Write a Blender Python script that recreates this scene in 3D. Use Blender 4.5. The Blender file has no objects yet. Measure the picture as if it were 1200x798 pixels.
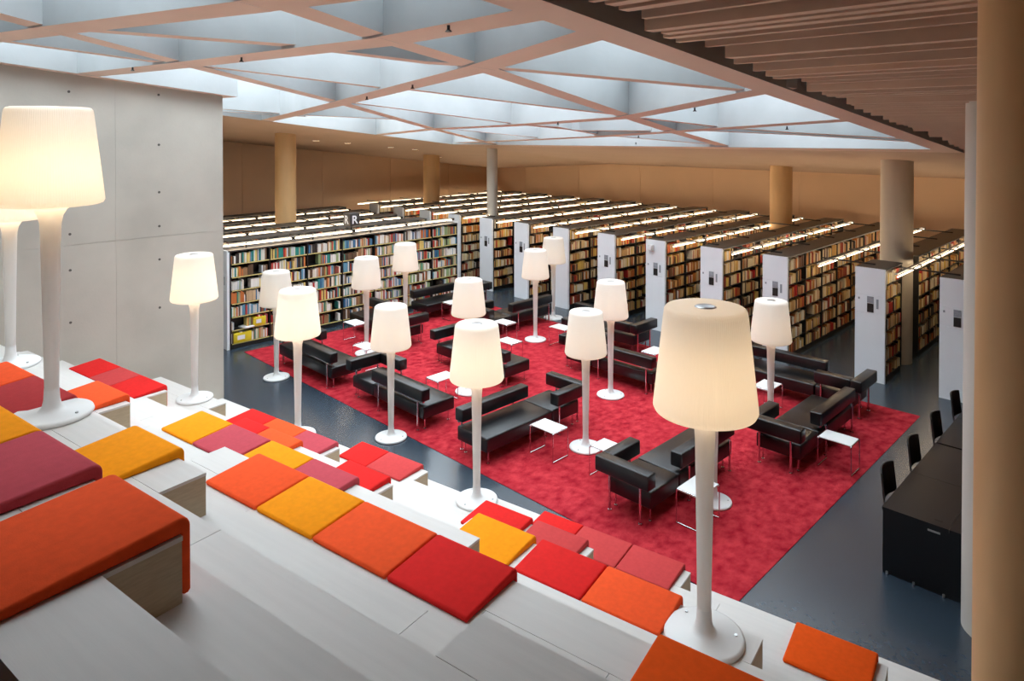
import bpy, bmesh, math, random
from mathutils import Vector, Matrix
random.seed(7)
S = bpy.context.scene
C = S.collection
# ------------------------------------------------------------------ camera
yaw, pitch, roll = 0.77929, 0.012959, 0.000767
FL, PX, PY, H = 811.8, 602.689, 164.287, 5.0
cy, sy = math.cos(yaw), math.sin(yaw)
f0 = Vector((-sy, cy, 0)); r0 = Vector((cy, sy, 0)); u0 = Vector((0, 0, 1))
fw = math.cos(pitch)*f0 - math.sin(pitch)*u0
u1 = math.cos(pitch)*u0 + math.sin(pitch)*f0
rt = math.cos(roll)*r0 + math.sin(roll)*u1
up = math.cos(roll)*u1 - math.sin(roll)*r0
cd = bpy.data.cameras.new('camera')
cam = bpy.data.objects.new('camera', cd); C.objects.link(cam)
M = Matrix((rt, up, -fw)).transposed().to_4x4(); M.translation = (0, 0, H)
cam.matrix_world = M
cd.sensor_fit = 'HORIZONTAL'; cd.sensor_width = 36.0; cd.lens = 36*FL/1200
cd.shift_x = -(PX-600)/1200; cd.shift_y = -(399-PY)/1200
cd.clip_start = 0.05; cd.clip_end = 200
S.camera = cam
# ------------------------------------------------------------------ world, exposure
w = bpy.data.worlds.new('world'); S.world = w; w.use_nodes = True
w.node_tree.nodes['Background'].inputs[0].default_value = (0.85, 0.93, 1, 1)
w.node_tree.nodes['Background'].inputs[1].default_value = 0.25
SKY = 7.0          # skylight glass
LAMP = 8.0        # bulb in each floor lamp (W)
TUBE = 50.0         # shelf tubes
S.view_settings.view_transform = 'Standard'; S.view_settings.look = 'None'
S.view_settings.gamma = 1; S.view_settings.use_curve_mapping = False
S.view_settings.exposure = -0.25
try:
    S.cycles.use_denoising = True; S.cycles.use_adaptive_sampling = False
    S.cycles.max_bounces = 10; S.cycles.diffuse_bounces = 5
    S.cycles.sample_clamp_indirect = 3; S.cycles.sample_clamp_direct = 6
except Exception:
    pass
# ------------------------------------------------------------------ materials
def lin(r, g, b):
    f = lambda c: (c/255/12.92 if c/255 <= .04045 else ((c/255+.055)/1.055)**2.4)
    return (f(r), f(g), f(b), 1)
def mat(name, col, rough=.5, metal=0., noise=0., nscale=8., bump=0., bscale=60., emit=None, es=0., spec=.5, stretch=None, col2=None):
    m = bpy.data.materials.new(name); m.use_nodes = True
    nt = m.node_tree; n = nt.nodes; l = nt.links
    b = n['Principled BSDF']
    b.inputs['Base Color'].default_value = col
    b.inputs['Roughness'].default_value = rough
    b.inputs['Metallic'].default_value = metal
    b.inputs['Specular IOR Level'].default_value = spec
    tc = n.new('ShaderNodeTexCoord'); mp = n.new('ShaderNodeMapping')
    l.new(tc.outputs['Object'], mp.inputs['Vector'])
    if stretch: mp.inputs['Scale'].default_value = stretch
    if noise or col2:
        t = n.new('ShaderNodeTexNoise'); t.inputs['Scale'].default_value = nscale; t.inputs['Detail'].default_value = 6
        l.new(mp.outputs['Vector'], t.inputs['Vector'])
        cr = n.new('ShaderNodeValToRGB')
        c2 = col2 or tuple(c*(1-noise) for c in col[:3]) + (1,)
        c1 = col if col2 else tuple(min(1, c*(1+noise)) for c in col[:3]) + (1,)
        cr.color_ramp.elements[0].color = c2; cr.color_ramp.elements[1].color = c1
        cr.color_ramp.elements[0].position = .32; cr.color_ramp.elements[1].position = .68
        l.new(t.outputs['Fac'], cr.inputs['Fac']); l.new(cr.outputs['Color'], b.inputs['Base Color'])
    if bump:
        t2 = n.new('ShaderNodeTexNoise'); t2.inputs['Scale'].default_value = bscale; t2.inputs['Detail'].default_value = 4
        l.new(mp.outputs['Vector'], t2.inputs['Vector'])
        bp = n.new('ShaderNodeBump'); bp.inputs['Strength'].default_value = bump; bp.inputs['Distance'].default_value = .01
        l.new(t2.outputs['Fac'], bp.inputs['Height']); l.new(bp.outputs['Normal'], b.inputs['Normal'])
    if emit:
        b.inputs['Emission Color'].default_value = emit; b.inputs['Emission Strength'].default_value = es
    return m
WHITE = mat('white_lacquer', lin(232, 232, 230), .4, noise=.02, nscale=3)
PANEL = mat('white_panel', lin(240, 243, 246), .45, noise=.02, nscale=2)
WOOD = mat('white_oiled_wood', lin(211, 207, 202), .5, noise=.03, nscale=3, stretch=(.5, 9, 9), bump=.05, bscale=30)
PLY = mat('plywood_edge', lin(184, 166, 138), .6, noise=.08, nscale=14, stretch=(1, 1, 8))
CONC = mat('concrete', lin(184, 178, 168), .75, noise=.1, nscale=1.0, bump=.12, bscale=25)
CONCB = mat('concrete_coffer', lin(168, 171, 172), .7, noise=.06, nscale=1.6, bump=.1, bscale=20)
CONCC = mat('concrete_column', lin(220, 178, 126), .5, noise=.08, nscale=3, stretch=(1, 1, .25))  # golden tone puts warm light from the right into the concrete colour
CONCM = mat('concrete_column_grey', lin(192, 178, 158), .5, noise=.07, nscale=3, stretch=(1, 1, .25))
CONCL = mat('pale_column', lin(200, 196, 188), .55, noise=.05, nscale=3, stretch=(1, 1, .25))
SOFF = mat('bounce_tinted_soffit', lin(228, 200, 180), .8, noise=.03, nscale=1)  # warm bounce from carpet and lamps painted into the concrete undersides
SOFF2 = mat('tan_soffit', lin(190, 160, 136), .8, noise=.03, nscale=1)
SLAT = mat('slat_paint', lin(218, 188, 164), .6, noise=.05, nscale=2)
DARK = mat('dark_void', lin(96, 60, 42), .9, noise=.05)
TANW = mat('tan_wall_panel', lin(238, 200, 162), .7, noise=.03, nscale=.8)
FLOOR = mat('dark_linoleum', lin(44, 57, 69), .27, noise=.06, nscale=14, spec=.95)
LEATH = mat('black_leather', lin(13, 13, 15), .31, noise=.1, nscale=20, bump=.08, bscale=180, spec=.6)
CHROME = mat('chrome', lin(215, 215, 218), .15, 1., noise=.02)
BLACK = mat('black_metal', lin(30, 27, 25), .5, noise=.08)
SLATE = mat('slate_top', lin(78, 74, 70), .5, noise=.06)
DESK = mat('black_laminate', lin(16, 18, 22), .33, noise=.06, nscale=12, spec=.4)
SILV = mat('brushed_silver', lin(190, 190, 190), .3, .9, noise=.03)
GREYP = mat('grey_print', lin(150, 154, 160), .6, noise=.2, nscale=60)
YEL = mat('yellow_card', lin(228, 202, 40), .6, noise=.05)
SIGN = mat('sign_grey', lin(62, 58, 56), .5, noise=.03)
LETTER = mat('letter_white', lin(245, 245, 245), .5, noise=.01)
CARPET = mat('red_carpet', lin(192, 56, 64), .95, nscale=8, col2=lin(146, 20, 36), bump=1.0, bscale=45, spec=.1, stretch=(1, .7, 1))
GLASS = mat('skylight_glass', lin(240, 245, 250), .3, noise=.01, emit=(.80, .92, 1, 1), es=SKY)
TUBEM = mat('tube_glow', lin(255, 240, 210), .4, noise=.01, emit=(1, .80, .55, 1), es=TUBE)
GREYR = mat('reflector_grey', lin(120, 118, 114), .6, noise=.03)
DOWN = mat('downlight_glow', lin(255, 240, 210), .4, noise=.01, emit=(1, .8, .55, 1), es=8)
FAB = {'red': lin(214, 36, 34), 'orange': lin(240, 86, 40), 'yellow': lin(243, 148, 14), 'mauve': lin(186, 74, 84), 'brick': lin(192, 66, 66), 'wine': lin(172, 54, 56), 'deep orange': lin(232, 84, 14)}
FAB = {k: mat('felt_'+k.replace(' ', '_'), v, .9, noise=.05, nscale=25, bump=.15, bscale=220, spec=.15) for k, v in FAB.items()}
def shade_mat():
    m = bpy.data.materials.new('lamp_shade'); m.use_nodes = True
    nt = m.node_tree; n = nt.nodes; l = nt.links
    out = n['Material Output']; n.remove(n['Principled BSDF'])
    d = n.new('ShaderNodeBsdfDiffuse'); t = n.new('ShaderNodeBsdfTranslucent'); mx = n.new('ShaderNodeMixShader')
    d.inputs[0].default_value = (.85, .84, .82, 1); t.inputs[0].default_value = (.9, .88, .84, 1)
    mx.inputs[0].default_value = .5
    tc = n.new('ShaderNodeTexCoord'); sp = n.new('ShaderNodeSeparateXYZ'); l.new(tc.outputs['Object'], sp.inputs[0])
    at = n.new('ShaderNodeMath'); at.operation = 'ARCTAN2'; l.new(sp.outputs[1], at.inputs[0]); l.new(sp.outputs[0], at.inputs[1])
    mu = n.new('ShaderNodeMath'); mu.operation = 'MULTIPLY'; mu.inputs[1].default_value = 130; l.new(at.outputs[0], mu.inputs[0])
    si = n.new('ShaderNodeMath'); si.operation = 'SINE'; l.new(mu.outputs[0], si.inputs[0])
    bp = n.new('ShaderNodeBump'); bp.inputs['Strength'].default_value = .18; bp.inputs['Distance'].default_value = .004
    l.new(si.outputs[0], bp.inputs['Height']); l.new(bp.outputs[0], d.inputs['Normal']); l.new(bp.outputs[0], t.inputs['Normal'])
    l.new(d.outputs[0], mx.inputs[1]); l.new(t.outputs[0], mx.inputs[2]); l.new(mx.outputs[0], out.inputs[0])
    return m
SHADE = shade_mat()
def attr_mat():
    m = bpy.data.materials.new('book_covers'); m.use_nodes = True
    n = m.node_tree.nodes; a = n.new('ShaderNodeAttribute'); a.attribute_name = 'cover'
    m.node_tree.links.new(a.outputs['Color'], n['Principled BSDF'].inputs['Base Color'])
    n['Principled BSDF'].inputs['Roughness'].default_value = .6
    return m
BOOKM = attr_mat()
# ------------------------------------------------------------------ mesh helpers
class MB:
    def __init__(s): s.v = []; s.f = []; s.mi = []; s.sm = []
    def add(s, vs, fs, mi=0, sm=False):
        o = len(s.v); s.v += [tuple(v) for v in vs]
        for q in fs: s.f.append(tuple(o+i for i in q)); s.mi.append(mi); s.sm.append(sm)
        return s
    def box(s, x0, x1, y0, y1, z0, z1, mi=0, mis=None):
        vs = [(x0,y0,z0),(x1,y0,z0),(x1,y1,z0),(x0,y1,z0),(x0,y0,z1),(x1,y0,z1),(x1,y1,z1),(x0,y1,z1)]
        fs = [(3,2,1,0),(4,5,6,7),(0,1,5,4),(1,2,6,5),(2,3,7,6),(3,0,4,7)]
        o = len(s.v); s.v += vs
        for k, q in enumerate(fs): s.f.append(tuple(o+i for i in q)); s.mi.append(mis[k] if mis else mi); s.sm.append(False)
        return s
    def prism(s, poly, z0, z1, mi=0):     # z0,z1: numbers or functions of (x,y)
        a = z0 if callable(z0) else (lambda x, y: z0); b = z1 if callable(z1) else (lambda x, y: z1)
        n = len(poly)
        vs = [(x, y, a(x, y)) for x, y in poly] + [(x, y, b(x, y)) for x, y in poly]
        fs = [tuple(reversed(range(n))), tuple(range(n, 2*n))] + [(i, (i+1) % n, n+(i+1) % n, n+i) for i in range(n)]
        return s.add(vs, fs, mi)
    def cyl(s, p0, p1, r, r1=None, seg=16, mi=0, caps=True):
        p0 = Vector(p0); p1 = Vector(p1); r1 = r if r1 is None else r1
        d = (p1-p0).normalized(); a = d.orthogonal().normalized(); b = d.cross(a)
        vs = [p0+(a*math.cos(t)+b*math.sin(t))*r for t in [2*math.pi*i/seg for i in range(seg)]] + \
             [p1+(a*math.cos(t)+b*math.sin(t))*r1 for t in [2*math.pi*i/seg for i in range(seg)]]
        fs = [(i, (i+1) % seg, seg+(i+1) % seg, seg+i) for i in range(seg)]
        s.add(vs, fs, mi, True)
        if caps: s.add(vs[:seg], [tuple(reversed(range(seg)))], mi); s.add(vs[seg:], [tuple(range(seg))], mi)
        return s
    def tube(s, pts, r, seg=8, mi=0):
        for a, b in zip(pts[:-1], pts[1:]): s.cyl(a, b, r, seg=seg, mi=mi)
        return s
    def lathe(s, prof, seg=48, mi=0):
        n = len(prof); vs = []
        for i in range(seg):
            t = 2*math.pi*i/seg
            vs += [(r*math.cos(t), r*math.sin(t), z) for r, z in prof]
        fs = []
        for i in range(seg):
            j = (i+1) % seg
            for k in range(n-1): fs.append((i*n+k, j*n+k, j*n+k+1, i*n+k+1))
        return s.add(vs, fs, mi, True)
    def mesh(s, name, mats):
        me = bpy.data.meshes.new(name); me.from_pydata(s.v, [], s.f)
        for m in (mats if isinstance(mats, (list, tuple)) else [mats]): me.materials.append(m)
        me.polygons.foreach_set('material_index', s.mi); me.polygons.foreach_set('use_smooth', s.sm)
        me.update(); return me
    def build(s, name, mats, parent=None, loc=None, rz=0):
        return put(name, s.mesh(name, mats), parent, loc, rz)
def put(name, me, parent=None, loc=None, rz=0):
    o = bpy.data.objects.new(name, me); C.objects.link(o)
    if parent: o.parent = parent
    if loc: o.location = loc
    if rz: o.rotation_euler = (0, 0, rz)
    return o
def bev(name, dims, r, m, seg=3, crown=0., cuts=0):      # rounded box, origin at the centre of its underside
    bm = bmesh.new(); bmesh.ops.create_cube(bm, size=1)
    for v in bm.verts: v.co = Vector((v.co.x*dims[0], v.co.y*dims[1], (v.co.z+.5)*dims[2]))
    bmesh.ops.bevel(bm, geom=list(bm.edges), offset=r, segments=seg, profile=.5, affect='EDGES')
    me = bpy.data.meshes.new(name); bm.to_mesh(me); bm.free()
    me.materials.append(m); me.polygons.foreach_set('use_smooth', [True]*len(me.polygons)); me.update()
    return me
def tag(o, label=None, cat=None, group=None, kind=None):
    if label: o['label'] = label
    if cat: o['category'] = cat
    if group: o['group'] = group
    if kind: o['kind'] = kind
    return o
def thing(name, label, cat, loc=(0, 0, 0), rz=0, group=None):
    o = bpy.data.objects.new(name, None); C.objects.link(o); o.location = loc; o.rotation_euler = (0, 0, rz)
    o.empty_display_size = .1
    return tag(o, label, cat, group)
def struct(name):
    o = bpy.data.objects.new(name, None); C.objects.link(o); o['kind'] = 'structure'; o.empty_display_size = .1
    return o
def copy_tree(o, parent=None):
    c = o.copy(); C.objects.link(c)
    if parent: c.parent = parent
    for ch in list(o.children): copy_tree(ch, c)
    return c
# ------------------------------------------------------------------ room shell
XL, XR, YB, YN = -24.1, 3.2, 23.1, -3.0
cz = lambda x, y: 6.17 - .109*y                                    # sloping ceiling plane
czl = lambda x, y: cz(x, y) - max(0, -17.3-x)*.065
tag(MB().box(XL-.3, XR+.3, YN-.3, YB+.3, -.3, 0).build('floor', FLOOR), kind='structure')
g = MB().prism([(-14, YN), (XR, YN), (XR, .85), (-14, -1.2)], 3.2, 3.499).build('floor_gallery', FLOOR); tag(g, kind='structure')
# back wall of tan panels
wb = struct('wall_back'); wb.location = (0, YB, 0)
MB().box(XL-.3, XR+.3, .03, .3, -.3, 6).build('wall_core', DARK, wb)
x = -9.45-3.16*5
while x < XR:
    a, b = max(x+.006, XL), min(x+3.154, XR)
    if b > a: MB().box(a, b, 0, .03, 0, 5.2).build('panel', TANW, wb)
    x += 3.16
wl = struct('wall_left'); wl.location = (XL, 0, 0)
MB().box(-.3, -.03, 4, YB+.03, -.3, 7).build('wall_core', DARK, wl)
y = 10.68-3.16*3
while y < YB:
    a, b = max(y+.006, 4.5), min(y+3.154, YB)
    if b > a: MB().box(-.03, 0, a, b, 0, 6).build('panel', TANW, wl)
    y += 3.16
tag(MB().box(XR, XR+.3, YN, YB, -.3, 8).build('wall_right', TANW), kind='structure')
tag(MB().box(-14, XR, YN-.3, YN, -.3, 8).build('wall_near', CONC), kind='structure')
tag(MB().box(XL, -12.72, 4.4, 4.6, -.3, 7).build('wall_side', CONC), kind='structure')
# concrete wall with formwork joints and tie holes
wc = struct('wall_concrete'); wc.location = (-12.3, 0, 0)
MB().prism([(-.4, YN), (-.008, YN), (-.008, 5.08), (-.4, 5.08)], -.3, lambda x, y: cz(x, y)+.02).build('wall_core', CONC, wc)
for (ya, yb) in ((YN, 3.3885), (3.3915, 5.1)):
    MB().prism([(-.03, ya), (0, ya), (0, yb), (-.03, yb)], 0, lambda x, y: 3.245-.0025).build('formwork_panel', CONC, wc)
    MB().prism([(-.03, ya), (0, ya), (0, yb), (-.03, yb)], 3.245+.0025, lambda x, y: cz(x, y)+.02).build('formwork_panel', CONC, wc)
MB().box(-.4, .001, 5.08, 5.1, -.3, 5.6).build('wall_end', CONC, wc)
th = MB().cyl((-.01, 0, 0), (.003, 0, 0), .02, seg=14).mesh('tie_hole', SLATE)
for yy in (1.46, 2.755, 4.04):
    for zz in (5.6, 4.77, 3.98, 3.415, 2.86, 2.055): put('tie_hole', th, wc, (0, yy, zz))
# ceiling
ce = struct('ceiling')
BH = 1.1
def soffit(poly, m, h=BH, z=cz):
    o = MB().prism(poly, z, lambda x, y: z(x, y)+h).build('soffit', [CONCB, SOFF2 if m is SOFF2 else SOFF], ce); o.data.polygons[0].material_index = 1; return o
SX0, SX1, SY0, SY1 = -18.0, -3.28, .75, 14.75
soffit([(SX0, SY1), (-2.93, SY1-.6), (-2.93, YB), (SX0, YB)], SOFF2)
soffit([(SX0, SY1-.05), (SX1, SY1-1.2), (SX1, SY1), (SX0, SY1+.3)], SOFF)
soffit([(SX1, YN), (-2.93, YN), (-2.93, SY1-.5), (SX1, SY1-.5)], CONCB)
soffit([(XL, 5.0), (-17.3, 5.0), (-17.3, YB), (XL, YB)], SOFF2, z=czl)
soffit([(SX0-.2, 5.2), (SX0, 5.2), (SX0, YB), (SX0-.2, YB)], CONCB)
soffit([(XL, YN), (-12.02, YN), (-12.02, 5.25), (XL, 5.25)], CONCB)
soffit([(-12.1, YN), (SX1, YN), (SX1, SY0), (-12.1, SY0)], CONCB)
MB().prism([(-3.0, YN), (XR, YN), (XR, YB), (-3.0, YB)], lambda x, y: cz(x, y)+.5, lambda x, y: cz(x, y)+.6).build('ceiling_void', DARK, ce)
MB().prism([(-2.93, SY1-.6), (XR, SY1-.6), (XR, YB), (-2.93, YB)], lambda x, y: cz(x, y), lambda x, y: cz(x, y)+.1).build('soffit', SOFF2, ce)
MB().prism([(XL, YN), (-2.9, YN), (-2.9, SY1+.6), (XL, SY1+.6)], lambda x, y: cz(x, y)+BH-.02, lambda x, y: cz(x, y)+BH+.05).build('skylight_glass', GLASS, ce)
# slats hang in the right bay of the ceiling
yy = 1.0; sk = 0
sm = MB().box(0, XR+2.8, -.03, .03, 0, .13).mesh('slat', SLAT)
sm2 = MB().box(0, XR+2.8, -.055, .055, 0, .10).mesh('slat', SLAT)
rs = random.Random(3)
while yy < SY1-.7:
    put('slat', rs.choice((sm, sm2)), ce, (-2.8+rs.choice((0, .0, .06)), yy, cz(0, yy)+rs.choice((0, .0, .05))))
    yy += rs.choice((.12, .15, .15, .19, .24))
BEAMS = [
    ([(-10.75, 1.16), (-8.16, 1.66), (-5.06, 2.29), (-3.9, 2.5)], 0.3),
    ([(-11.99, 2.96), (-9.04, 3.25), (-5.13, 3.56), (-3.13, 3.47)], 0.3),
    ([(-17.41, 8.36), (-10.64, 6.43), (-5.35, 4.88), (-3.32, 4.17)], 0.3),
    ([(-18.71, 12.31), (-13.07, 10.42), (-9.82, 9.83), (-6.34, 8.92), (-3.0, 6.86)], 0.26),
    ([(-16.5, 14.24), (-11.45, 12.7), (-9.22, 11.95), (-6.84, 11.03), (-3.16, 9.51)], 0.24),
    ([(-7.77, 1.02), (-8.16, 1.66), (-9.04, 3.25), (-10.64, 6.43), (-13.07, 10.42), (-15.77, 15.55)], 0.32),
    ([(-4.85, 1.84), (-4.81, 2.4), (-5.13, 3.56), (-5.35, 4.88), (-6.34, 8.92), (-6.84, 11.03), (-7.42, 14.2)], 0.32),
    ([(-9.94, 1.23), (-9.42, 2.99), (-9.12, 3.28)], 0.18),
    ([(-8.03, 1.76), (-6.21, 3.5)], 0.17),
    ([(-9.12, 3.34), (-8.11, 5.55)], 0.15),
    ([(-6.25, 3.66), (-5.76, 4.53), (-5.35, 4.88)], 0.17),
    ([(-5.35, 4.93), (-3.32, 7.26)], 0.18),
    ([(-10.54, 6.45), (-9.68, 9.69)], 0.16),
    ([(-7.9, 5.68), (-6.73, 8.24), (-6.34, 8.92)], 0.16),
    ([(-6.37, 9.03), (-5.57, 10.61), (-4.76, 11.38), (-3.18, 12.34)], 0.16),
    ([(-9.82, 9.83), (-9.04, 11.08), (-6.93, 11.18)], 0.15),
    ([(-9.82, 9.83), (-9.14, 10.45), (-9.22, 11.95), (-7.63, 13.84)], 0.15),
    ([(-13.07, 10.42), (-11.7, 12.73)], 0.15),
    ([(-16.02, 6.67), (-14.57, 7.94), (-12.43, 8.92)], 0.15),
    ([(-4.77, 2.41), (-3.2, 2.64)], 0.25),
    ([(-6.62, 11.03), (-4.94, 11.8), (-3.49, 12.81)], 0.13),
    ([(-10.79, 14.63), (-4.65, 13.83)], 0.12),
    ([(-16.87, 7.02), (-15.08, 8.21)], 0.12),
    ([(-3.13, 3.47), (-3.07, 2.53)], 0.3),
]
bk_ = 0
for pts, wd in BEAMS:
    for (xa, ya), (xb, yb) in zip(pts[:-1], pts[1:]):
        d = Vector((xb-xa, yb-ya)); L = d.length; d /= L; nrm = Vector((-d.y, d.x))*wd/2
        A = Vector((xa, ya))-d*wd*.3; B = Vector((xb, yb))+d*wd*.3
        poly = [A-nrm, B-nrm, B+nrm, A+nrm]; bk_ += .0012; dz = bk_
        MB().prism([(p.x, p.y) for p in poly], lambda x, y: cz(x, y)+dz, lambda x, y: cz(x, y)+BH-.03).build('beam', [CONCB, SOFF], ce).data.polygons[0].material_index = 1  # bottom face takes the painted bounce tone, sides stay grey
# columns
def column(x, y, r, m, zt, z0=0.):
    o = MB().cyl((0, 0, z0), (0, 0, zt), r, seg=40).build('column', m, None, (x, y, 0)); tag(o, kind='structure'); return o
for x, y, r, m in ((-4.67, 16.6, .32, CONCM), (-16.95, 16.1, .18, CONCL), (-8.9, 20.4, .32, CONCC), (-19.8, 10.12, .31, CONCC),
                   (-21.35, 17.0, .32, CONCC), (-1.37, 8.27, .32, CONCL), (-.54, 4.11, .25, CONCC)):
    column(x, y, r, m, czl(x, y)+.05)
# ------------------------------------------------------------------ seating terrace (its own frame: a along, b down)
T = 0.160037; cT, sT = math.cos(T), math.sin(T)
def ab(a, b): return (a*cT-b*sT, a*sT+b*cT)
aw = lambda b: (-12.31+b*sT)/cT
te = struct('seating_terrace'); te.rotation_euler = (0, 0, T)
Fm = {1: 6.75, 2: 5.80, 3: 4.85, 4: 3.98, 5: 3.11, 6: 2.235, 7: 1.36}
Gm = {m: Fm[m]-.28 for m in Fm}
Hm = {m: Fm[m]+.156 for m in Fm}; Hm[1] = 6.97
AR = -.34
def tread(a0, a1, b0, b1, z):
    wall = a0 is None
    poly = [(aw(b0) if wall else a0, b0), (a1, b0), (a1, b1), (aw(b1) if wall else a0, b1)]
    MB().prism(poly, z-.27, z).build('tread', WOOD, te)
SE = {7: [-2.5], 6: [-7.1, -3.2], 5: [-8.1, -4.06, -2.2, -1.48], 4: [-7.3, -3.77, -1.5], 3: [-7.6, -5.1, -2.5], 2: [-9.0, -5.6, -2.02], 1: [-8.2, -4.65, -2.2]}
SH = {7: [-6, -2.9], 6: [-5.9, -2.2], 5: [-6.5, -3.1], 4: [-6.7, -2.9], 3: [-7.2, -3.6], 2: [-7.0, -3.0], 1: [-6.0, -3.3]}
for m in range(1, 8):
    bk = Hm[m+1]-.02 if m < 7 else .74
    e = [None]+[s for s in SE[m]]+[AR]
    for i in range(len(e)-1): tread(e[i] if e[i] is None else e[i]+.004, e[i+1], bk, Gm[m], .5*m)
    e = [None]+[s for s in SH[m]]+[AR]
    for i in range(len(e)-1): tread(e[i] if e[i] is None else e[i]+.003, e[i+1], Gm[m]-.02, Hm[m], .5*m-.25)
BOX = {7: [(-9.5, -2.48)], 6: [(-6.9, -3.81), (-1.76, -1.18), (-1.175, AR)], 5: [(-9.1, -6.55), (-5.03, AR)], 4: [(-6.95, -3.15)],
       3: [(-11.3, -9.2), (-7.5, -4.93), (-3.92, -1.35)], 2: [(-11.2, -9.35), (-8.8, -6.84), (-4.56, -3.2), (-1.4, -.70)], 1: [(-7.55, -6.21), (-5.44, -2.6)]}
for m, bs in BOX.items():
    for a0, a1 in bs:
        z1 = .5*m; t = .018
        MB().box(a0, a1, Gm[m]+.003, Fm[m], z1-.25, z1-t, mis=[0, 0, 0, 1, 0, 1]).build('seat_box', [WOOD, PLY], te)
        MB().box(a0-.002, a1+.002, Gm[m]+.003, Fm[m]+.002, z1-t, z1).build('seat_top', WOOD, te)
# cushions
def cushion(m, a0, a1, col, label):
    wd = a1-a0-.012; dp = .78 if m == 7 else .455; b1 = Fm[m]+.04
    x, y = ab((a0+a1)/2, b1-dp/2); th = .062; h = .232; t = .036
    prof = [(-dp/2+.006, 0), (dp/2-t, 0), (dp/2-t, -h+.01), (dp/2-t+.01, -h), (dp/2-.01, -h), (dp/2, -h+.01)]
    for k in range(6):
        q = k/5*math.pi/2; prof.append((dp/2-.042+.042*math.cos(q), th-.042+.042*math.sin(q)))
    for k in range(4):
        q = math.pi/2+k/3*math.pi/2; prof.append((-dp/2+.016+.016*math.cos(q), .014+.016*math.sin(q)))
    bm = bmesh.new(); n = len(prof)
    va = [bm.verts.new((-wd/2, p[0], p[1])) for p in prof]; vb = [bm.verts.new((wd/2, p[0], p[1])) for p in prof]
    e = [bm.faces.new(list(reversed(va))), bm.faces.new(vb)]
    for k in range(n): bm.faces.new((va[k], va[(k+1) % n], vb[(k+1) % n], vb[k]))
    bmesh.ops.recalc_face_normals(bm, faces=list(bm.faces))
    bmesh.ops.bevel(bm, geom=list(e[0].edges)+list(e[1].edges), offset=.013, segments=3, profile=.5, affect='EDGES')
    me = bpy.data.meshes.new('seat_cushion'); bm.to_mesh(me); bm.free(); me.materials.append(FAB[col])
    me.polygons.foreach_set('use_smooth', [True]*len(me.polygons)); me.update()
    o = put('seat_cushion', me, None, (x, y, .5*m+.001), T)
    tag(o, label, 'cushion', 'felt cushions on the white seating steps')
tier = {7: 'top seat step', 6: 'second highest seat step', 5: 'third seat step from the top', 4: 'middle seat step', 3: 'third seat step from the floor', 2: 'second lowest seat step', 1: 'lowest seat step'}
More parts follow.
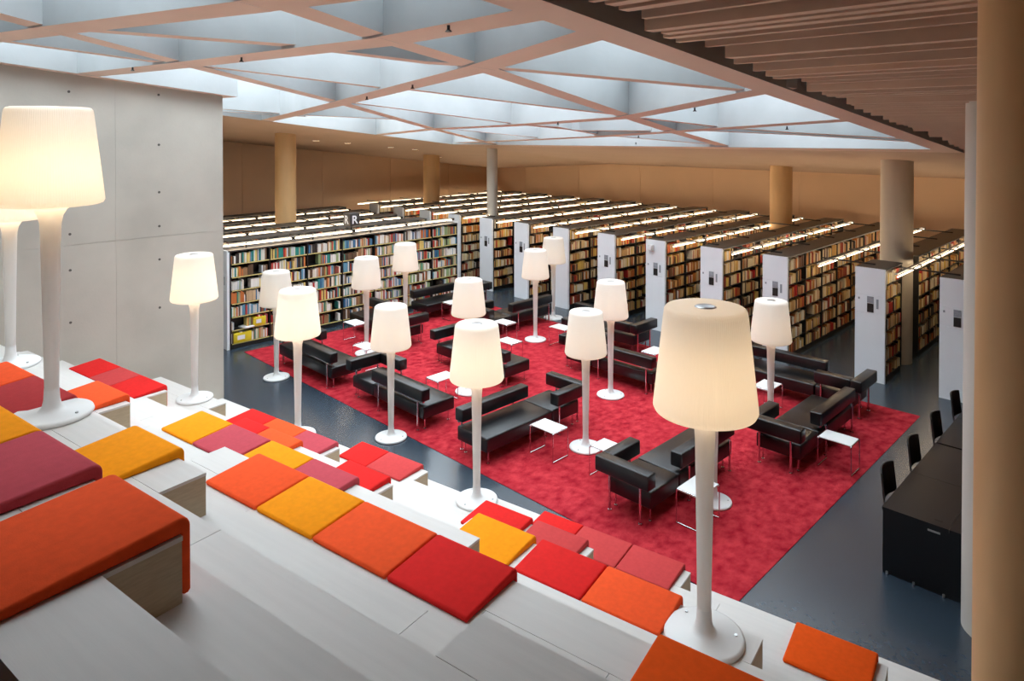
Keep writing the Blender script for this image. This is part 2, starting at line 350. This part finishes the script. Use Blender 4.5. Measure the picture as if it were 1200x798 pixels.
CU = [
 (7, -4.45, -3.79, 'yellow', 'yellow cushion on top step, cut by the left picture edge'),
 (7, -3.79, -3.18, 'mauve', 'dusky rose cushion on top step in front of the tallest lamp base'),
 (7, -3.06, -2.48, 'orange', 'large orange cushion at the corner of top step, nearest the camera on left'),
 (6, -6.86, -6.28, 'orange', 'orange cushion behind the left foreground lamp, at the picture edge'),
 (6, -6.28, -5.56, 'wine', 'wine red cushion directly behind the pole of the left foreground lamp'),
 (6, -4.68, -4.10, 'yellow', 'yellow cushion beside the bare white seat block in the left foreground'),
 (5, -7.24, -6.62, 'orange', 'single orange cushion on a block end between left lamp and red row by wall'),
 (5, -4.61, -4.01, 'orange', 'orange cushion at the left end of the big four cushion row'),
 (5, -4.01, -3.44, 'yellow', 'yellow cushion second from left in the big four cushion row'),
 (5, -3.44, -2.80, 'orange', 'orange cushion third from left in the big four cushion row'),
 (5, -2.80, -2.21, 'red', 'bright red cushion at the right end of the big four cushion row'),
 (5, -1.37, -.76, 'deep orange', 'orange cushion at bottom picture edge, in front of the big lamp base'),
 (4, -6.89, -6.32, 'yellow', 'yellow cushion at the left end of the middle row, below the lamp by the wall'),
 (4, -6.32, -5.70, 'mauve', 'dusky rose cushion between two yellow cushions on the middle step'),
 (4, -5.68, -5.06, 'yellow', 'half hidden yellow cushion behind the big orange cushion row'),
 (4, -5.06, -4.47, 'mauve', 'dusky rose cushion at the right end of the middle row'),
 (3, -11.18, -10.52, 'red', 'red cushion of the row against concrete wall, farthest left'),
 (3, -10.52, -9.94, 'brick', 'brick red cushion in the middle of the row against concrete wall'),
 (3, -9.94, -9.25, 'red', 'red cushion at the right end of the row against concrete wall'),
 (3, -7.44, -6.95, 'red', 'small visible red cushion behind the dusky rose cushion of middle row'),
 (3, -6.95, -6.36, 'orange', 'orange cushion behind the half hidden yellow one'),
 (3, -5.60, -4.98, 'red', 'red cushion with a long flap at a grey block end'),
 (3, -3.87, -3.24, 'yellow', 'yellow cushion to the right of the slim lamp on the lower steps'),
 (3, -3.18, -2.56, 'red', 'red cushion between yellow and orange cushions on the right part of steps'),
 (3, -2.56, -1.93, 'orange', 'orange cushion touching the base of the big foreground lamp'),
 (2, -8.72, -8.15, 'red', 'red cushion left of the lamp pole rising from the lower steps, by dark floor'),
 (2, -8.15, -7.50, 'orange', 'orange cushion beside the foot of the lamp on the lower left steps'),
 (2, -7.50, -6.89, 'mauve', 'dusky pink cushion on a short block right of the lower left lamp'),
 (2, -4.52, -3.91, 'red', 'red cushion in front of slim lamp base, behind the yellow one'),
 (2, -3.86, -3.26, 'brick', 'dusky brick cushion behind the red and yellow cushions, lower right steps'),
 (2, -1.36, -.76, 'deep orange', 'orange cushion at lower right, standing alone above the dark floor'),
 (1, -7.50, -6.95, 'red', 'red cushion on lowest step beside the dark floor'),
 (1, -6.95, -6.31, 'brick', 'faded brick cushion at the end of lowest step, left group'),
 (1, -4.39, -3.86, 'red', 'red cushion on lowest step meeting the carpet edge'),
 (1, -3.86, -3.25, 'brick', 'faded brick cushion on lowest step, middle of the three by carpet'),
 (1, -3.25, -2.66, 'brick', 'faded brick cushion on lowest step, nearest to the big lamp pole'),
]
for c in CU: cushion(*c)
# ------------------------------------------------------------------ carpet
cp = MB().prism([(-15.3, 6.81), (-3.43, 6.81), (-3.43, 13.61), (-15.3, 13.61)], .0, .008).build('red_carpet', CARPET)
tag(cp, 'large mottled red carpet under the black lounge sofas', 'carpet')
# ------------------------------------------------------------------ floor lamps
base_me = MB().lathe([(0, 0), (.25, 0), (.258, .012), (.252, .03), (.235, .036), (.09, .044), (.062, .07), (.05, .12), (.046, .2)], 48).mesh('base', WHITE)
pole_me = MB().lathe([(.044, .18), (.05, .6), (.057, 1.0), (.063, 1.3), (.067, 1.36), (.078, 1.41), (.1, 1.45), (.135, 1.475), (.16, 1.484)], 32).mesh('pole', SHADE)
shade_me = MB().lathe([(.165, 1.484), (.30, 1.484), (.322, 1.492), (.332, 1.512), (.331, 1.53), (.266, 2.125), (.262, 2.145), (.25, 2.16), (.23, 2.165), (.07, 2.165)], 64).mesh('shade', SHADE)
cap_me = MB().lathe([(0, 2.172), (.055, 2.172), (.066, 2.168), (.07, 2.163), (.07, 2.15), (0, 2.15)], 32).mesh('cap', SILV)
bolt_me = MB().cyl((0, 0, 0), (0, 0, .012), .011, seg=10).mesh('bolt', SILV)
bulb = bpy.data.lights.new('bulb', 'POINT'); bulb.energy = LAMP; bulb.color = (1, .72, .42); bulb.shadow_soft_size = .07
LAMPS = [
 (-2.40, 4.30, 1.5, 1.06, 'big glowing floor lamp on the steps, in the right foreground'),
 (-5.70, 1.16, 3.0, 1.0, 'tall floor lamp in the left foreground with its round base on a white block'),
 (-8.99, 1.46, 2.5, 1.05, 'floor lamp cut off by the left picture edge, behind the tall left lamp'),
 (-10.62, 3.97, 1.0, 1.0, 'floor lamp standing on the steps right against the concrete wall'),
 (-9.43, 5.00, .5, 1.0, 'floor lamp rising behind the orange and red cushions of lower left steps'),
 (-6.21, 5.64, .5, 1.0, 'floor lamp on the lowest step in the middle, in front of the long sofa'),
 (-6.83, 8.52, .0, 1.0, 'floor lamp on carpet beside a small white table, right of centre'),
 (-7.86, 10.55, .0, 1.0, 'floor lamp on carpet before a sofa back, left of the big lamp shade'),
 (-11.24, 12.1, .0, 1.0, 'floor lamp on the far carpet in the middle, front one of two close together'),
 (-12.23, 13.87, .0, 1.0, 'farthest floor lamp, standing at the carpet edge before a white end panel'),
 (-9.32, 6.58, .0, 1.0, 'floor lamp on dark floor at the carpet edge, in front of a sofa back'),
 (-13.25, 6.56, .0, 1.0, 'floor lamp on dark floor at the near left carpet corner'),
 (-13.24, 8.69, .0, 1.0, 'floor lamp beside two small white tables before the long bookcase'),
 (-14.2, 10.47, .0, 1.0, 'floor lamp closest to the long bookcase on the left'),
 (-9.90, 8.78, .0, 1.0, 'floor lamp in the middle of the carpet, half hidden behind another shade'),
 (-5.06, 11.24, .0, 1.0, 'floor lamp at right standing between a long sofa and an armrest sofa'),
 (-4.60, 8.49, .0, .92, 'floor lamp whose base shows behind the pole of the big foreground lamp'),
]
for i, (x, y, z, s, lb) in enumerate(LAMPS):
    r = thing('floor_lamp', lb, 'lamp', (x, y, z + (.0085 if z == 0 and 6.81 < y < 13.6 and -15.3 < x < -3.43 else .001)), 0, 'white glowing floor lamps')
    r.scale = (s, s, s)
    b = put('base', base_me, r); put('pole', pole_me, r); put('shade', shade_me, r); put('cap', cap_me, r)
    for k in range(3):
        t = .6+k*2*math.pi/3; put('bolt', bolt_me, b, (.2*math.cos(t), .2*math.sin(t), .034))
    L = bpy.data.objects.new('bulb', bulb); C.objects.link(L); L.parent = r; L.location = (0, 0, 1.70)
# ------------------------------------------------------------------ lounge sofas
def make_sofa():
    r = thing('lounge_sofa', 'x', 'sofa', group='black leather lounge sofas')
    W, Z0, Z1 = .68, .20, .42
    put('seat', bev('seat', (1.46, W, Z1-Z0), .025, LEATH, 3), r, (.34, 0, Z0))
    put('seat', bev('seat', (.67, W, Z1-Z0), .025, LEATH, 3), r, (-.735, 0, Z0))
    put('backrest', bev('backrest', (1.48, .18, .20), .02, LEATH, 3), r, (.34, -.29, .50))
    bm = MB()
    put('corner_backrest', bev('corner_backrest', (.18, .84, .20), .02, LEATH, 3), r, (-1.13, .02, .50))
    put('armrest', bev('armrest', (.62, .18, .20), .02, LEATH, 3), r, (-.73, .35, .50))
    # chrome carrier bars under the backrests
    put('carrier_bar', MB().box(-.38, 1.06, -.345, -.30, .475, .50).mesh('carrier_bar', CHROME), r)
    put('carrier_bar', MB().box(-1.15, -1.11, -.30, .40, .475, .50).mesh('carrier_bar', CHROME), r)
    post = MB().cyl((0, 0, .01), (0, 0, .48), .016, seg=12).cyl((0, 0, 0), (0, 0, .012), .026, seg=12).mesh('post', CHROME)
    for x, y in ((-.19, -.365), (.95, -.365), (-1.13, -.22), (-1.13, .26), (-.52, .375)): put('post', post, r, (x, y, 0))
    leg = MB().cyl((0, 0, .01), (0, 0, .21), .011, seg=10).cyl((0, 0, 0), (0, 0, .012), .022, seg=10).mesh('leg', CHROME)
    for x, y in ((-.98, -.27), (-.98, .27), (-.3, .27), (.98, -.24), (.98, .27)): put('leg', leg, r, (x, y, 0))
    return r
SOFAS = [
 (-10.17, 7.41, 0, 'black sofa at the near carpet edge, seen from behind, beside a lamp on dark floor'),
 (-12.93, 7.33, 0, 'black sofa at the near left carpet corner, half hidden by two lamps'),
 (-8.37, 11.44, 0, 'black sofa seen from behind with a lamp base in front of its back'),
 (-10.58, 9.74, 0, 'black sofa in the middle of the carpet, mostly hidden by a lamp shade'),
 (-7.81, 8.06, -90, 'long black sofa in the centre with a white table beside its corner'),
 (-14.71, 12.35, -90, 'black sofa standing directly in front of the long bookcase, far left'),
 (-5.22, 8.47, 90, 'black corner sofa behind the big foreground lamp'),
 (-4.41, 11.12, 90, 'black corner sofa at the right with a white table next to it'),
 (-12.41, 12.53, 90, 'black sofa at the far carpet edge behind a white table, near two lamps'),
 (-5.28, 12.99, 180, 'black sofa at the far right carpet edge, facing the steps'),
 (-10.0, 13.17, 180, 'black sofa at the far carpet edge before white end panels, facing the steps'),
 (-14.1, 9.79, 180, 'black sofa at the left part of carpet, behind a lamp and white tables'),
]
sofa0 = make_sofa()
for i, (x, y, a, lb) in enumerate(SOFAS):
    o = sofa0 if i == 0 else copy_tree(sofa0)
    o.location = (x, y, .0085); o.rotation_euler = (0, 0, math.radians(a)); o['label'] = lb
# ------------------------------------------------------------------ side tables
def make_table():
    r = thing('side_table', 'x', 'table', group='small white tables on chrome frames')
    b = MB().box(-.225, .225, -.165, .165, .438, .45).box(-.229, -.222, -.165, .165, .42, .45).box(.222, .229, -.165, .165, .42, .45)
    b.build('table_top', WHITE, r)
    for s in (-1, 1):
        x = s*.236
        f = MB().tube([(x, -.16, .44), (x, -.172, .43), (x, -.172, .012), (x, .172, .012), (x, .172, .43), (x, .16, .44), (x, -.16, .44)], .0075, 8)
        f.build('frame', CHROME, r)
    return r
TABLES = [
 (-7.09, 7.94, 0, 'small white table beside the corner of the long centre sofa'),
 (-5.99, 8.03, 0, 'small white table between a lamp base and the corner sofa behind the big lamp'),
 (-4.52, 7.93, 90, 'small white table crossed by the pole of the big foreground lamp'),
 (-3.76, 10.66, 0, 'small white table beside the right corner sofa, nearest the carpet edge'),
 (-5.46, 11.99, 90, 'small white table at the foot of the lamp by the far right sofa'),
 (-9.94, 8.16, 90, 'small white table behind the sofa seen from behind, left of centre'),
 (-11.73, 11.55, 0, 'small white table before the sofa at the far carpet edge, middle'),
 (-10.6, 10.58, 0, 'small white table behind the mostly hidden middle sofa'),
 (-10.48, 12.18, 0, 'small white table right of the two far lamps'),
 (-7.99, 12.23, 90, 'small white table just left of the big foreground lamp shade, far carpet'),
 (-14.23, 9.02, 0, 'small white table closest to the long bookcase, left'),
 (-12.5, 8.19, 0, 'small white table next to a round lamp base in the left part of carpet'),
 (-14.1, 11.95, 90, 'small white table before the sofa at the long bookcase'),
]
tab0 = make_table()
for i, (x, y, a, lb) in enumerate(TABLES):
    o = tab0 if i == 0 else copy_tree(tab0)
    o.location = (x, y, .0085); o.rotation_euler = (0, 0, math.radians(a)); o['label'] = lb
# ------------------------------------------------------------------ bookcases
RW, RH = .56, 2.265
BK = MB(); BKC = []              # all other books, one mesh
KEEP = []                        # books kept as things
WARM = [lin(*c) for c in ((240, 222, 182), (246, 234, 205), (235, 210, 160), (226, 190, 120), (225, 200, 150), (212, 180, 120), (205, 160, 90), (196, 130, 66), (230, 214, 180), (238, 228, 205), (176, 92, 44), (205, 120, 50), (150, 60, 38), (176, 40, 34), (120, 82, 52), (90, 60, 42), (50, 42, 38), (222, 190, 96), (235, 225, 210), (190, 150, 100))]
COOL = [lin(*c) for c in ((244, 242, 236), (240, 236, 226), (232, 224, 205), (244, 240, 230), (236, 234, 226), (220, 214, 200), (225, 222, 215), (200, 206, 210), (96, 150, 176), (60, 110, 150), (44, 140, 130), (176, 44, 40), (210, 120, 60), (120, 92, 66), (96, 74, 54), (60, 50, 44), (230, 205, 120), (150, 170, 120), (210, 180, 140), (160, 120, 84), (190, 70, 60))]
rb = random.Random(11)
def fill(xf, y0, y1, z, hmax, pal, keep=None):
    y = y0+.02; d = .0
    while y < y1-.05:
        if rb.random() < .045: y += rb.uniform(.06, .3); continue
        run = rb.randint(2, 9); base = rb.choice(pal); hh = rb.uniform(.62, .95)*hmax
        for _ in range(run):
            t = rb.uniform(.017, .048); 
            if y+t > y1-.02: return
            h = min(hmax*.97, hh*rb.uniform(.92, 1.06)); dp = rb.uniform(.15, .2)
            c = base if rb.random() < .5 else rb.choice(pal)
            xs = xf-rb.uniform(.012, .04)
            if keep is not None and len(KEEP) < 300: KEEP.append((xs-dp, xs, y, t-.002, z, h, c, keep))
            else:
                BK.box(xs-dp, xs, y, y+t-.002, z, z+h); BKC.append(c)
            y += t
LV = [.12+.305*i for i in range(7)]
def rack(xl, y0, y1, label, pal=WARM, full=4, panel=True, books=True, keep=False, keeplab='', strips=False, panel_far=False):
    r = thing('bookcase', label, 'bookcase', (xl, y0, 0), 0, 'rows of black bookcases')
    L = y1-y0; n = max(1, round(L/.97)); bw = L/n; o = .04 if panel else 0
    MB().box(-.005, RW+.005, o-.04 if not panel else -.0, L, RH-.03, RH).build('top_board', SLATE, r)
    MB().box(.02, RW-.02, o, L, .0, .1).build('plinth', BLACK, r)
    MB().box(RW/2-.006, RW/2+.006, o, L, .1, RH-.03).build('back_panel', BLACK, r)
    for i in range(n+1):
        y = min(max(i*bw, o+.0), L-.03)
        MB().box(0.005, RW-.005, y, y+.03, .1, RH-.03).build('upright', BLACK, r)
    for z in LV:
        MB().box(.012, RW-.012, o, L, z-.022, z).build('shelf_board', BLACK, r)
        if strips:
            MB().box(RW-.012, RW-.009, o+.05, L-.03, z-.024, z-.002).build('label_strip', LABELM, r)
    if panel:
        p = MB().box(0, RW, -.03, .03, 0, 1.36).build('end_panel', PANEL, r)
        MB().box(0, RW, -.03, .03, 1.364, 1.72).build('panel_board', PANEL, p)
        MB().box(0, RW, -.03, .03, 1.724, RH).build('panel_board', PANEL, p)
        MB().box(.23, .35, -.038, -.029, 1.385, 1.56).build('sign_plate', BLACK, p)
        MB().box(.23, .35, -.04, -.029, 1.57, 1.70).build('sign_plate', GREYP, p)
        MB().box(.40, .44, -.036, -.029, 1.47, 1.66).build('card_holder', GREYP, p)
        MB().box(.06, .09, -.036, -.029, 1.62, 1.66).build('card_holder', GREYP, p)
    if panel_far: MB().box(0, RW+.02, L-.02, L+.02, 0, RH+.03).build('end_panel', PANEL, r)
    if books:
        for i in range(n):
            ya = y0+i*bw+.035; yb = y0+(i+1)*bw
            for k, z in enumerate(LV):
                if i >= full and k < 4: continue
                hm = .265 if k < 6 else .29
                fill(xl+RW, ya, yb, z, hm, pal, ('lowest', 'second lowest', 'third lowest', 'middle', 'third highest', 'second highest', 'top')[k]+' shelf of '+keeplab if keep and i == 0 else None)
    return r
LABELM = mat('label_strip', lin(226, 208, 130), .6, noise=.1, nscale=30)
XS = [-22.4, -20.85, -19.3, -17.74, -16.2, -14.66, -13.1, -11.5, -9.96, -8.42, -6.88, -3.43]
ordn = ['twelfth', 'eleventh', 'tenth', 'ninth', 'eighth', 'seventh', 'sixth', 'fifth', 'fourth', 'third', 'second', 'first']
YA, YE = 14.87, 22.6
rack(-4.93, YA, 15.95, 'short black bookcase with white end panel, in front of the round concrete column', keep=True, keeplab='short bookcase by column')
rack(-4.93, 17.15, YE, 'black bookcase row behind the round concrete column', panel=False, full=2)
names = ['farthest left of the far black bookcase rows', 'second far bookcase row from the left wall', 'third far bookcase row from the left wall', 'far bookcase row whose narrow white end shows past the long bookcase end',
 'far bookcase row with white end panel, beside the slim pale column', 'bookcase row with white end panel, next right of the slim pale column row', 'bookcase row with white end panel partly behind the two far lamps',
 'bookcase row with white end panel, right of the two far lamps', 'bookcase row with white end panel carrying a small white lamp', 'bookcase row with white end panel directly above the big foreground lamp shade',
 'bookcase row with white end panel directly behind the right floor lamp', 'rightmost bookcase row with white end panel, beside the pale column']
for i, x in enumerate(XS):
    rack(x, YA, YE, names[i], full=5 if i > 4 else 2, keep=(i == 10), keeplab='bookcase behind right lamp')
LB = [(-22.4, 'farthest left near bookcase row behind the long bookcase'), (-20.85, 'third near bookcase row behind the long bookcase'), (-19.3, 'second near bookcase row behind the long bookcase'), (-17.74, 'near bookcase row directly behind the long bookcase')]
for x, lb in LB: rack(x, 6.62, 13.5, lb, full=0)
rack(-16.26, 6.62, 13.5, 'long black bookcase full of books along the left edge of the red carpet', COOL, 9, strips=True, panel_far=True)
# books kept one by one
pal_names = {}
def cname(c):
    r, g, b = c[:3]
    if max(r, g, b) < .09: return 'dark'
    if min(r, g, b) > .5: return 'cream'
    if b > r: return 'blue'
    if g < r*.28: return 'red'
    if g < r*.5: return 'orange brown'
    return 'tan'
unit = {}; CNT = {}
GM = {}
for (x0, x1, y, t, z, h, c, lab) in KEEP:
    if c not in unit:
        cm = mat('book_cover', c, .6, noise=.05, nscale=20); unit[c] = MB().box(-1, 0, 0, 1, 0, 1).mesh('book', cm)
    o = put('book', unit[c], None, (x1, y, z+.0005)); o.scale = (x1-x0, t, h)
    cn = cname(c); CNT[lab] = CNT.get(lab, 0)+1; q = CNT[lab]
    sfx = 'th' if 10 < q % 100 < 14 else {1: 'st', 2: 'nd', 3: 'rd'}.get(q % 10, 'th')
    tag(o, '%s book, %d%s from the white panel, %s' % (cn, q, sfx, lab), 'book', 'books on the '+lab)
me = BK.mesh('shelved_books', BOOKM)
ca = me.color_attributes.new('cover', 'FLOAT_COLOR', 'POINT')
buf = []
for c in BKC: buf += list(c)*8
ca.data.foreach_set('color', buf)
tag(put('shelved_books', me), 'rows of tan, cream and coloured books filling all the other bookcases', 'books', kind='stuff')
# two yellow boxes and a magazine in the long bookcase
def ybox(y, z, wd, h, lb):
    o = bev('storage_box', (.26, wd, h), .006, YEL, 2); q = put('storage_box', o, None, (-15.82, y, z+.001)); tag(q, lb, 'box', 'yellow boxes in the long bookcase')
    lab = MB().box(.13, .1325, -wd*.3, wd*.12, h*.3, h*.75).build('label_card', LETTER, q)
# ------------------------------------------------------------------ strip lights above the bookcases
def strip(x, y0, y1, z, xa, label):
    r = thing('strip_light', label, 'strip light', (x, y0, z), 0, 'strip lights over the bookcases')
    L = y1-y0; n = max(1, round(L/1.55)); s = L/n
    MB().box(-.085, -.03, .12, L, .02, .045).build('reflector', GREYR, r)
    for i in range(n):
        MB().cyl((0, i*s+.03, 0), (0, (i+1)*s-.06, 0), .014, seg=10).build('light_tube', TUBEM, r)
        MB().box(-.02, .02, (i+1)*s-.06, (i+1)*s+.03, -.015, .04).build('tube_socket', BLACK, r)
        if xa is None: MB().box(-.012, .012, i*s+.5, i*s+.53, -.085, .03).build('bracket_foot', BLACK, r)
        else: MB().box(-.10, xa-x, i*s+.5, i*s+.53, .093, .12).build('bracket_arm', BLACK, r)
ORD = ['thirteenth', 'twelfth', 'eleventh', 'tenth', 'ninth', 'eighth', 'seventh', 'sixth', 'fifth', 'fourth', 'third', 'first', 'second']
for i, x in enumerate(XS+[-4.93]):
    strip(x-.70, 14.75, YE, 2.175, x+.25, 'strip light on arms left of the %s far bookcase row counted from the right' % ORD[i])
LT = ['fourth', 'third', 'second', 'first']
for k, x in enumerate((-20.85, -19.3, -17.74, -16.26)):
    strip(x-.70, 6.6, 13.45, 2.175, x+.25, 'strip light over the %s aisle behind the long bookcase, near block' % LT[k])
strip(-15.86, 6.6, 13.45, 2.35, None, 'strip light on top of the long bookcase facing the carpet')

ybox(6.95, LV[0], .42, .22, 'yellow box on the lowest shelf at the near end of the long bookcase')
ybox(7.36, LV[1], .30, .20, 'yellow box one shelf above the lowest, near end of the long bookcase')
mg = bev('magazine', (.26, .34, .03), .004, LETTER, 2)
tag(put('magazine', mg, None, (-15.80, 7.12, LV[1]+.001), .2), 'white magazine pile beside the upper yellow box in the long bookcase', 'magazine')
# ------------------------------------------------------------------ RR sign on the long bookcase
sg = thing('cube_sign', 'dark grey cube sign with a white letter R on each face above long bookcase', 'sign', (-15.98, 10.03, 2.5), math.radians(0))
put('sign_cube', bev('sign_cube', (.31, .31, .33), .006, SIGN, 2), sg)
MB().cyl((0, 0, -.233), (0, 0, .01), .02).build('post', BLACK, sg)
for k, (dx, dy, rz) in enumerate(((.157, 0, math.pi/2), (0, -.157, 0))):
    t = bpy.data.curves.new('letter', 'FONT'); t.body = 'R'; t.size = .30; t.extrude = .002; t.align_x = 'CENTER'; t.offset = .006
    t.materials.append(LETTER)
    tmp = bpy.data.objects.new('tmp', t); lm = bpy.data.meshes.new_from_object(tmp); bpy.data.objects.remove(tmp)
    o = put('letter', lm, sg, (dx, dy, .06)); o.rotation_euler = (math.pi/2, 0, rz)
# small white lamp on an end panel
el = thing('panel_lamp', 'small white box lamp fixed high on a white bookcase end panel', 'lamp', (-9.78, YA-.03, 2.0))
put('housing', bev('housing', (.13, .10, .15), .02, WHITE, 3), el, (0, -.05, 0))
MB().cyl((0, -.10, .075), (0, -.112, .075), .05, seg=20).build('lens', LETTER, el)
# ------------------------------------------------------------------ desks and chairs at right
def desk(y0, y1, label):
    r = thing('reading_desk', label, 'desk', (-2.52, y0, 0), 0, 'black reading desks')
    L = y1-y0; h = L/2
    MB().box(0, .66, 0, h-.003, .705, .74).build('desk_top', DESK, r)
    MB().box(0, .66, h+.003, L, .705, .74).build('desk_top', DESK, r)
    MB().box(.664, .80, 0, L, .705, .74).build('cable_flap', DESK, r)
    for a in (0, h-.015, L-.03): MB().box(.01, .78, a, a+.03, .0, .705).build('side_panel', DESK, r)
    MB().box(.70, .73, .03, L-.03, .15, .70).build('modesty_panel', DESK, r)
    MB().box(.50, .58, .12, .15, .74, .743).build('cable_outlet', BLACK, r)
    MB().box(.46, .58, -.004, 0, .655, .675).build('name_plate', SILV, r)
    for x in (.06, .33, .62): MB().cyl((x, -.012, .0), (x, -.012, .03), .012, seg=10).build('foot', SILV, r)
desk(8.50, 10.76, 'long black reading desk at the right, nearest of the two, end panel showing')
desk(10.80, 13.06, 'second black reading desk at the right, behind the nearest one')
def make_chair():
    r = thing('desk_chair', 'x', 'chair', group='black chairs at the reading desks')
    put('seat', bev('seat', (.42, .43, .03), .012, BLACK, 2), r, (.22, 0, .44))
    m = MB(); n = 8
    vs = []; 
    for dx in (0, .018):
        for k in range(n+1):
            t = (k/n-.5); y = t*.44; c = .05*(1-(2*t)**2)
            vs += [(-.02-c+dx, y, .58), (-.06-c+dx, y, .95-.02*(2*t)**2)]
    o = 2*(n+1); fs = []
    for k in range(n):
        a = 2*k
        fs += [(a, a+1, a+3, a+2), (o+a, o+a+2, o+a+3, o+a+1), (a+1, o+a+1, o+a+3, a+3), (a, a+2, o+a+2, o+a)]
    fs += [(0, o, o+1, 1), (2*n, 2*n+1, o+2*n+1, o+2*n)]
    m.add(vs, fs, 0, False).build('backrest', BLACK, r)
    for s in (-1, 1):
        MB().tube([(-.04, s*.2, .72), (-.0, s*.205, .46), (.06, s*.205, .012), (.42, s*.205, .012), (.40, s*.205, .44)], .011, 8).build('leg_frame', BLACK, r)
    MB().box(-.01, .02, -.2, .2, .43, .455).build('crossbar', BLACK, r)
    return r
ch = make_chair()
for i, y in enumerate((9.13, 10.2, 11.3, 12.42, 13.5)):
    o = ch if i == 0 else copy_tree(ch)
    o.location = (-2.60, y, 0); o['label'] = ['black chair tucked into the near reading desk, closest to its end panel', 'second black chair from the near end of the desks', 'black chair just behind the gap between the two reading desks', 'fourth black chair from the near end of the desks', 'black chair half hidden by the pale column at the far end of the desks'][i]
# ------------------------------------------------------------------ ceiling fittings
sp_me = MB().cyl((0, 0, -.035), (0, 0, .0), .012, seg=8).cyl((0, 0, -.05), (0, 0, -.035), .028, r1=.016, seg=10).mesh('sprinkler_head', BLACK)
SPL = ['sprinkler head under the beam end next to the concrete wall', 'sprinkler head on the beam just right of the concrete wall top', 'sprinkler head nearest the camera, on the wide beam at top centre', 'sprinkler head left of the central beam crossing, on the long diagonal beam',
 'sprinkler head farther down the long diagonal beam, above the left lamps', 'sprinkler head on the second long beam, above the slim pale column', 'sprinkler head on the beam ending at the right skylight border', 'sprinkler head just left of the far beam crossing',
 'sprinkler head on the last beam at the right skylight border', 'farthest sprinkler head, near the far skylight edge']
SPK = [(-10.08, 2.99), (-7.5, 3.32), (-4.05, 3.39), (-7.1, 5.35), (-9.0, 5.92), (-8.1, 9.3), (-4.6, 7.95), (-7.9, 11.5), (-4.3, 10.05), (-9.0, 13.0)]
for x, y in SPK:
    tag(put('sprinkler_head', sp_me, None, (x, y, cz(x, y)+.002)), SPL[SPK.index((x, y))], 'sprinkler', 'sprinkler heads under the skylight beams')
dm = MB().cyl((0, 0, -.012), (0, 0, 0), .12, seg=24).mesh('rim', WHITE); de = MB().cyl((0, 0, -.015), (0, 0, -.011), .10, seg=24).mesh('lens', DOWN)
for i, (x, y) in enumerate([(-20.6, 11.6), (-20.3, 12.6), (-20.1, 14.2), (-19.9, 15.1), (-21.6, 17.6)]):
    r = thing('downlight', ['first lit downlight in soffit, nearest the concrete wall', 'second lit downlight in soffit from the concrete wall', 'third lit downlight in soffit from the concrete wall', 'fourth lit downlight in soffit, just left of the slim pale column', 'lit downlight in soffit right behind the second round column'][i], 'downlight', (x, y, czl(x, y)), 0, 'downlights in the left soffit')
    put('rim', dm, r); put('lens', de, r)
